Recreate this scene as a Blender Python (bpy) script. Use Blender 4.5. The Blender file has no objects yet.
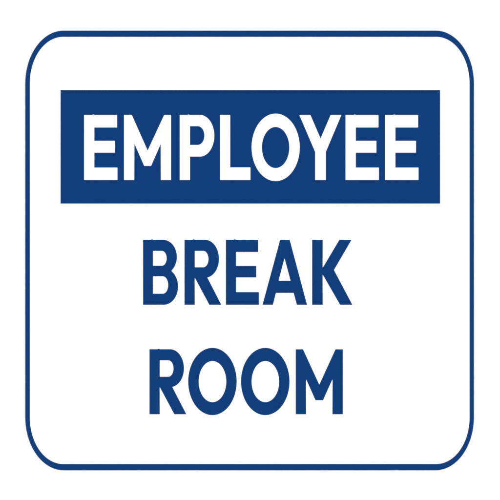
import bpy, bmesh, math
from mathutils import Vector

scene = bpy.context.scene
col = scene.collection

# ---------------------------------------------------------------- measures
S = 0.0005            # metres per measuring unit (a 224 x 220 mm sign)
CX, BASE = 249.6, 470.4   # sign centre line and bottom edge, in measuring units
WALL_Z = 1.5          # height of the sign's bottom edge above the origin


def X(px):
    return (px - CX) * S


def Z(py):
    return (BASE - py) * S


PLATE_T = 0.0007      # plate thickness
PRINT_T = 0.00006     # ink film thickness
FACE = -PLATE_T       # local y of the plate's front face (the wall is y = 0)

# ---------------------------------------------------------------- materials


def material(name, rgb, rough, spec, grain=0.0, scale=900.0, bump=0.0):
    m = bpy.data.materials.new(name)
    m.use_nodes = True
    nt = m.node_tree
    b = nt.nodes['Principled BSDF']
    b.inputs['Base Color'].default_value = (*rgb, 1)
    b.inputs['Roughness'].default_value = rough
    b.inputs['Specular IOR Level'].default_value = spec
    tc = nt.nodes.new('ShaderNodeTexCoord')
    nz = nt.nodes.new('ShaderNodeTexNoise')
    nz.inputs['Scale'].default_value = scale
    nz.inputs['Detail'].default_value = 3
    nt.links.new(tc.outputs['Object'], nz.inputs['Vector'])
    if grain:
        mr = nt.nodes.new('ShaderNodeMapRange')
        mr.inputs['To Min'].default_value = rough - grain
        mr.inputs['To Max'].default_value = rough + grain
        nt.links.new(nz.outputs['Fac'], mr.inputs['Value'])
        nt.links.new(mr.outputs['Result'], b.inputs['Roughness'])
    if bump:
        bp = nt.nodes.new('ShaderNodeBump')
        bp.inputs['Strength'].default_value = bump
        bp.inputs['Distance'].default_value = 0.0001
        nt.links.new(nz.outputs['Fac'], bp.inputs['Height'])
        nt.links.new(bp.outputs['Normal'], b.inputs['Normal'])
    return m


M_WALL = material('white_backdrop_paint', (0.84, 0.84, 0.84), 0.8, 0.3, 0.05, 300, 0.05)
M_PLATE = material('white_plastic', (0.84, 0.84, 0.84), 0.35, 0.5, 0.04, 700)
M_BLUE = material('navy_blue_ink', (0.0030, 0.0320, 0.131), 0.20, 0.3, 0.02, 900)
M_WHITE = material('white_ink', (0.84, 0.84, 0.84), 0.20, 0.3, 0.02, 900)

# ---------------------------------------------------------------- 2-D outlines


def ellipse(cx, cy, rx, ry, n=96):
    return [(cx + rx * math.cos(2 * math.pi * i / n), cy + ry * math.sin(2 * math.pi * i / n)) for i in range(n)]


def arc(cx, cy, rx, ry, a0, a1, n=20):
    out = []
    for i in range(n + 1):
        a = math.radians(a0 + (a1 - a0) * i / n)
        out.append((cx + rx * math.cos(a), cy + ry * math.sin(a)))
    return out


def rounded_rect(l, t, r, b, rx, ry, n=24):
    return (arc(l + rx, t + ry, rx, ry, 180, 270, n) + arc(r - rx, t + ry, rx, ry, 270, 360, n)
            + arc(r - rx, b - ry, rx, ry, 0, 90, n) + arc(l + rx, b - ry, rx, ry, 90, 180, n))


def nub(x, y, w=1.1, h=0.38):
    """The tiny raised burr on the top edge of some letters."""
    return [(x - w, y), (x - w * 0.5, y - h), (x + w * 0.5, y - h), (x + w, y)]


def letter_E(x, t, b, ya, yb, yc, yd, sw, top, mid, bot, burr):
    return [[(x, t)] + nub(x + burr, t) + [(x + top, t), (x + top, ya), (x + sw, ya), (x + sw, yb), (x + mid, yb), (x + mid, yc),
             (x + sw, yc), (x + sw, yd), (x + bot, yd), (x + bot, b), (x, b)]]


def letter_M(l, r, t, b, sw, flat, vy, iy, by, hw):
    c = (l + r) / 2
    return [[(l, t), (l + flat, t), (c, vy), (r - flat, t), (r, t), (r, b), (r - sw, b), (r - sw, iy),
             (c + hw, by), (c - hw, by), (l + sw, iy), (l + sw, b), (l, b)]]


def letter_O(l, r, t, b, il, ir, it, ib):
    return [ellipse((l + r) / 2, (t + b) / 2, (r - l) / 2, (b - t) / 2),
            ellipse((il + ir) / 2, (it + ib) / 2, (ir - il) / 2, (ib - it) / 2)]


def letter_P(l, t, b, sw, bx, br, bb, it, ib, ix, ir, burr):
    my = (t + bb) / 2
    outer = ([(l, t)] + nub(l + burr, t) + arc(bx, my, br - bx, my - t, -90, 90, 36)
             + [(l + sw, bb), (l + sw, b), (l, b)])
    ry = min((ib - it) / 2, (ir - ix) * 1.4)
    inner = ([(l + sw, it)] + arc(ix, it + ry, ir - ix, ry, -90, 0, 14)
             + arc(ix, ib - ry, ir - ix, ry, 0, 90, 14) + [(l + sw, ib)])
    return [outer, inner]


def letter_R(l, t, b, dx=0.0, dy=0.0):
    # measured on the R of BREAK (l = 184.6, t = 239.9, b = 304.7)
    def p(x, y):
        return (l + x - 184.6, t + y - 239.9)
    bowl = arc(205.2, 259.0, 13.7, 19.1, -90, 0, 24) + arc(205.2, 259.0, 13.7, 18.6, 4, 81, 20)
    outer = [p(184.6, 239.9)] + nub(l + 9.2, t) + [p(*q) for q in bowl]
    outer += [p(207.2, 277.5), p(221.2, 304.7), p(209.4, 304.7), p(194.7, 277.5), p(194.7, 304.7), p(184.6, 304.7)]
    inner = ([p(194.7, 250.8)] + [p(*q) for q in arc(203.3, 259.1, 5.3, 8.3, -90, 90, 26)] + [p(194.7, 267.4)])
    return [outer, inner]


def letter_B():
    up = arc(163.3, 256.9, 13.5, 17.0, -90, 52, 26)
    low = arc(163.8, 286.5, 14.2, 18.2, -57, 90, 30)
    outer = [(143.2, 239.9)] + nub(152.2, 239.9) + up + [(171.6, 270.3)] + low + [(143.2, 304.7)]
    c1 = [(152.9, 250.8)] + arc(161.9, 258.3, 4.9, 7.5, -90, 90, 26) + [(152.9, 265.8)]
    c2 = [(152.9, 276.2)] + arc(162.9, 285.0, 5.4, 8.8, -90, 90, 26) + [(152.9, 293.8)]
    return [outer, c1, c2]


def letter_A():
    return [[(280.2, 239.9), (289.6, 239.9), (306.9, 304.7), (296.9, 304.7), (293.7, 292.8), (275.8, 292.8),
             (272.8, 304.7), (262.6, 304.7)],
            [(284.5, 258.2), (290.7, 280.8), (278.4, 280.8)]]


def letter_K():
    return [[(312.2, 239.9), (322.6, 239.9), (322.6, 267.9), (339.4, 239.9), (351.4, 239.9), (333.8, 270.0),
             (352.2, 304.7), (340.1, 304.7), (322.6, 274.4), (322.6, 304.7), (312.2, 304.7)]]


# ---------------------------------------------------------------- mesh builders


def link(name, me, mat, parent):
    o = bpy.data.objects.new(name, me)
    me.materials.append(mat)
    col.objects.link(o)
    o.parent = parent
    return o


def dedupe(loop):
    out = []
    for q in loop:
        if not out or math.hypot(q[0] - out[-1][0], q[1] - out[-1][1]) > 1e-4:
            out.append(q)
    if math.hypot(out[0][0] - out[-1][0], out[0][1] - out[-1][1]) < 1e-4:
        out.pop()
    return out


def area(loop):
    return sum(a[0] * c[1] - c[0] * a[1] for a, c in zip(loop, loop[1:] + loop[:1])) / 2


def grow(loop, d):
    """Mitred offset of a closed outline: outwards for d > 0."""
    if area(loop) < 0:
        loop = loop[::-1]
    out = []
    n = len(loop)
    for i in range(n):
        p0, p1, p2 = (Vector(loop[i - 1]), Vector(loop[i]), Vector(loop[(i + 1) % n]))
        e1, e2 = (p1 - p0).normalized(), (p2 - p1).normalized()
        n1, n2 = Vector((e1.y, -e1.x)), Vector((e2.y, -e2.x))
        m = n1 + n2
        k = min(2 * d / max(m.length_squared, 1e-6), 3 * abs(d)) if d > 0 else max(2 * d / max(m.length_squared, 1e-6), 3 * d)
        out.append(tuple(p1 + m * k))
    return out


def film(name, loops, mat, parent, layer=0, label=None):
    """A printed film of ink: filled outline with holes and a real thickness, lying on the plate."""
    cu = bpy.data.curves.new('outline', 'CURVE')
    cu.dimensions = '2D'
    cu.fill_mode = 'BOTH'
    cu.extrude = PRINT_T
    for i, lp in enumerate(loops):
        spread = 0.18 if mat is M_BLUE else -0.18     # outline shape offset to counter overexposed white spreading over the edges
        lp = grow(dedupe(lp), spread if i == 0 else -spread)
        sp = cu.splines.new('POLY')
        sp.points.add(len(lp) - 1)
        for pt, (px, py) in zip(sp.points, lp):
            pt.co = (X(px), Z(py), 0, 1)
        sp.use_cyclic_u = True
    tmp = bpy.data.objects.new('outline', cu)
    me = bpy.data.meshes.new_from_object(tmp)
    bpy.data.objects.remove(tmp)
    bpy.data.curves.remove(cu)
    me.name = name
    me.materials.clear()
    # outline plane (x, y) -> upright (x, z), front towards -y
    for v in me.vertices:
        x, y, z = v.co
        v.co = (x, FACE - layer * PRINT_T - z, y)
    bm = bmesh.new()
    bm.from_mesh(me)
    bmesh.ops.remove_doubles(bm, verts=bm.verts, dist=1e-7)
    bmesh.ops.recalc_face_normals(bm, faces=bm.faces)
    bm.to_mesh(me)
    bm.free()
    o = link(name, me, mat, parent)
    if label:
        o['label'] = label
    return o


def plate(name, l, t, r, b, rx, ry, mat, parent):
    """Rounded plate with softened front and back edges."""
    bev = 0.00006
    steps = 4
    prof = []
    for i in range(steps + 1):
        a = math.pi / 2 * i / steps
        prof.append((bev * (1 - math.sin(a)), FACE + bev * (1 - math.cos(a))))
    for i in range(steps + 1):
        a = math.pi / 2 * (1 - i / steps)
        prof.append((bev * (1 - math.sin(a)), -0.0 - bev * (1 - math.cos(a))))
    bm = bmesh.new()
    rings = []
    for inset, y in prof:
        d = inset / S
        ring = [bm.verts.new((X(px), y, Z(py))) for px, py in rounded_rect(l + d, t + d, r - d, b - d, rx - d, ry - d, 32)]
        rings.append(ring)
    n = len(rings[0])
    bm.faces.new(rings[0])
    bm.faces.new(list(reversed(rings[-1])))
    for ra, rb in zip(rings, rings[1:]):
        for i in range(n):
            j = (i + 1) % n
            bm.faces.new((ra[i], ra[j], rb[j], rb[i]))
    bmesh.ops.remove_doubles(bm, verts=bm.verts, dist=1e-7)
    bmesh.ops.recalc_face_normals(bm, faces=bm.faces)
    me = bpy.data.meshes.new(name)
    bm.to_mesh(me)
    bm.free()
    return link(name, me, mat, parent)


# ---------------------------------------------------------------- the sign
sign = bpy.data.objects.new('wall_sign', None)
sign.empty_display_size = 0.05
col.objects.link(sign)
sign.location = (0, -0.0002, WALL_Z)
sign['label'] = 'white rounded sign with navy blue border reading EMPLOYEE BREAK ROOM on white backdrop'
sign['category'] = 'sign'

L, T, R_, B_ = 25.3, 30.6, 473.9, 470.3
RX, RY = 38.0, 53.0
G = 0.05
plate('plate', L - G, T - G, R_ + G, B_ + G, RX + G, RY + G, M_PLATE, sign)
film('border', [rounded_rect(L + 0.17, T + 0.25, R_ - 0.2, B_ - 0.25, RX, RY, 40),
                rounded_rect(L + 4.5, T + 6.2, R_ - 4.3, B_ - 6.25, RX - 4.6, RY - 6.3, 40)], M_BLUE, sign)
banner = film('banner', [[(60.7, 90.2), (439.9, 90.2), (439.9, 203.5), (60.7, 203.5)]], M_BLUE, sign)

t, b = 114.9, 180.1
eargs = dict(t=t, b=b, ya=127.6, yb=140.8, yc=152.8, yd=167.5, sw=10.4, top=33.1, mid=31.0, bot=33.5, burr=9.3)
white = [
    ('E', letter_E(84.1, **eargs), 'white letter E beginning EMPLOYEE'),
    ('M', [[(124.0, t), (131.9, t), (147.7, 150.4), (164.2, t), (171.1, t), (171.1, b), (160.8, b), (160.8, 143.8), (151.2, 166.0),
            (144.2, 166.0), (134.4, 143.4), (134.4, b), (124.0, b)]], 'white letter M'),
    ('P', letter_P(179.7, t, b, 10.4, 200.0, 214.4, 156.7, 126.3, 144.9, 197.8, 204.3, 9.0), 'white letter P'),
    ('L', [[(220.0, t), (230.3, t), (230.3, 167.3), (250.5, 167.3), (250.5, b), (220.0, b)]], 'white letter L'),
    ('O', letter_O(251.5, 299.8, 113.6, 181.2, 262.0, 289.2, 127.1, 168.0), 'white letter O'),
    ('Y', [[(299.2, t), (310.4, t), (320.5, 138.4), (330.6, t), (341.5, t), (325.9, 151.9), (325.9, b), (315.0, b),
            (315.0, 151.9)]], 'white letter Y'),
    ('E', letter_E(345.4, **eargs), 'white letter E after the Y'),
    ('E', letter_E(385.0, **eargs), 'white letter E ending EMPLOYEE'),
]
for ch, loops, lab in white:
    film('letter', loops, M_WHITE, banner, 1, lab)

t, b = 239.9, 304.7
blue = [
    (letter_B(), 'navy blue letter B'),
    (letter_R(184.6, 239.9, 304.7), 'navy blue letter R of BREAK'),
    (letter_E(226.0, t, b, 251.9, 266.0, 277.3, 292.2, 9.9, 32.1, 30.2, 32.8, 8.7), 'navy blue letter E of BREAK'),
    (letter_A(), 'navy blue letter A'),
    (letter_K(), 'navy blue letter K'),
    (letter_R(149.6, 349.3, 414.0), 'navy blue letter R beginning ROOM'),
    (letter_O(188.3, 236.6, 347.9, 415.0, 198.6, 226.4, 360.9, 402.2), 'navy blue first letter O of ROOM'),
    (letter_O(241.1, 289.4, 347.9, 415.0, 251.5, 279.2, 360.9, 402.2), 'navy blue second letter O of ROOM'),
    (letter_M(295.8, 342.7, 349.4, 414.1, 10.2, 7.2, 384.9, 379.1, 400.1, 3.7), 'navy blue letter M ending ROOM'),
]
for loops, lab in blue:
    film('letter', loops, M_BLUE, sign, 0, lab)

# ---------------------------------------------------------------- backdrop the sign lies against
bm = bmesh.new()
w, h, d = 3.0, 3.0, 0.02
vs = bmesh.ops.create_cube(bm, size=1)['verts']
for v in vs:
    v.co = (v.co.x * w, v.co.y * d + d / 2, v.co.z * h)
me = bpy.data.meshes.new('backdrop')
bm.to_mesh(me)
bm.free()
back = link('backdrop', me, M_WALL, None)
back.location = (0, 0, 1.6)
back['kind'] = 'structure'

# ---------------------------------------------------------------- copy-stand lamps, four around the lens
centre = Vector(((250 - CX) * S, FACE, WALL_Z + (BASE - 250) * S))
POWER = 54.5
for sx, sz in ((-1, -1), (-1, 1), (1, -1), (1, 1)):
    la = bpy.data.lights.new('copy_lamp', 'AREA')
    la.shape = 'SQUARE'
    la.size = 0.7
    la.energy = POWER
    la.color = (1, 1, 1)
    lo = bpy.data.objects.new('copy_lamp', la)
    lo.location = centre + Vector((sx * 1.55, -2.4, sz * 1.55))
    lo.rotation_euler = (centre - lo.location).to_track_quat('-Z', 'Y').to_euler()
    col.objects.link(lo)

world = bpy.data.worlds.new('World')
scene.world = world
world.use_nodes = True
world.node_tree.nodes['Background'].inputs['Color'].default_value = (1, 1, 1, 1)
world.node_tree.nodes['Background'].inputs['Strength'].default_value = 0.01

# ---------------------------------------------------------------- camera
cam = bpy.data.cameras.new('camera')
cam.sensor_width = 36
cam.lens = 100
dist = 500 * S * cam.lens / cam.sensor_width
co = bpy.data.objects.new('camera', cam)
co.location = centre + Vector((0, -dist, 0))
co.rotation_euler = (math.pi / 2, 0, 0)
cam.clip_start = 0.01
cam.clip_end = 100
col.objects.link(co)
scene.camera = co

scene.view_settings.view_transform = 'Standard'
scene.view_settings.look = 'None'
scene.view_settings.exposure = 0
scene.view_settings.gamma = 1
scene.cycles.filter_width = 2.2
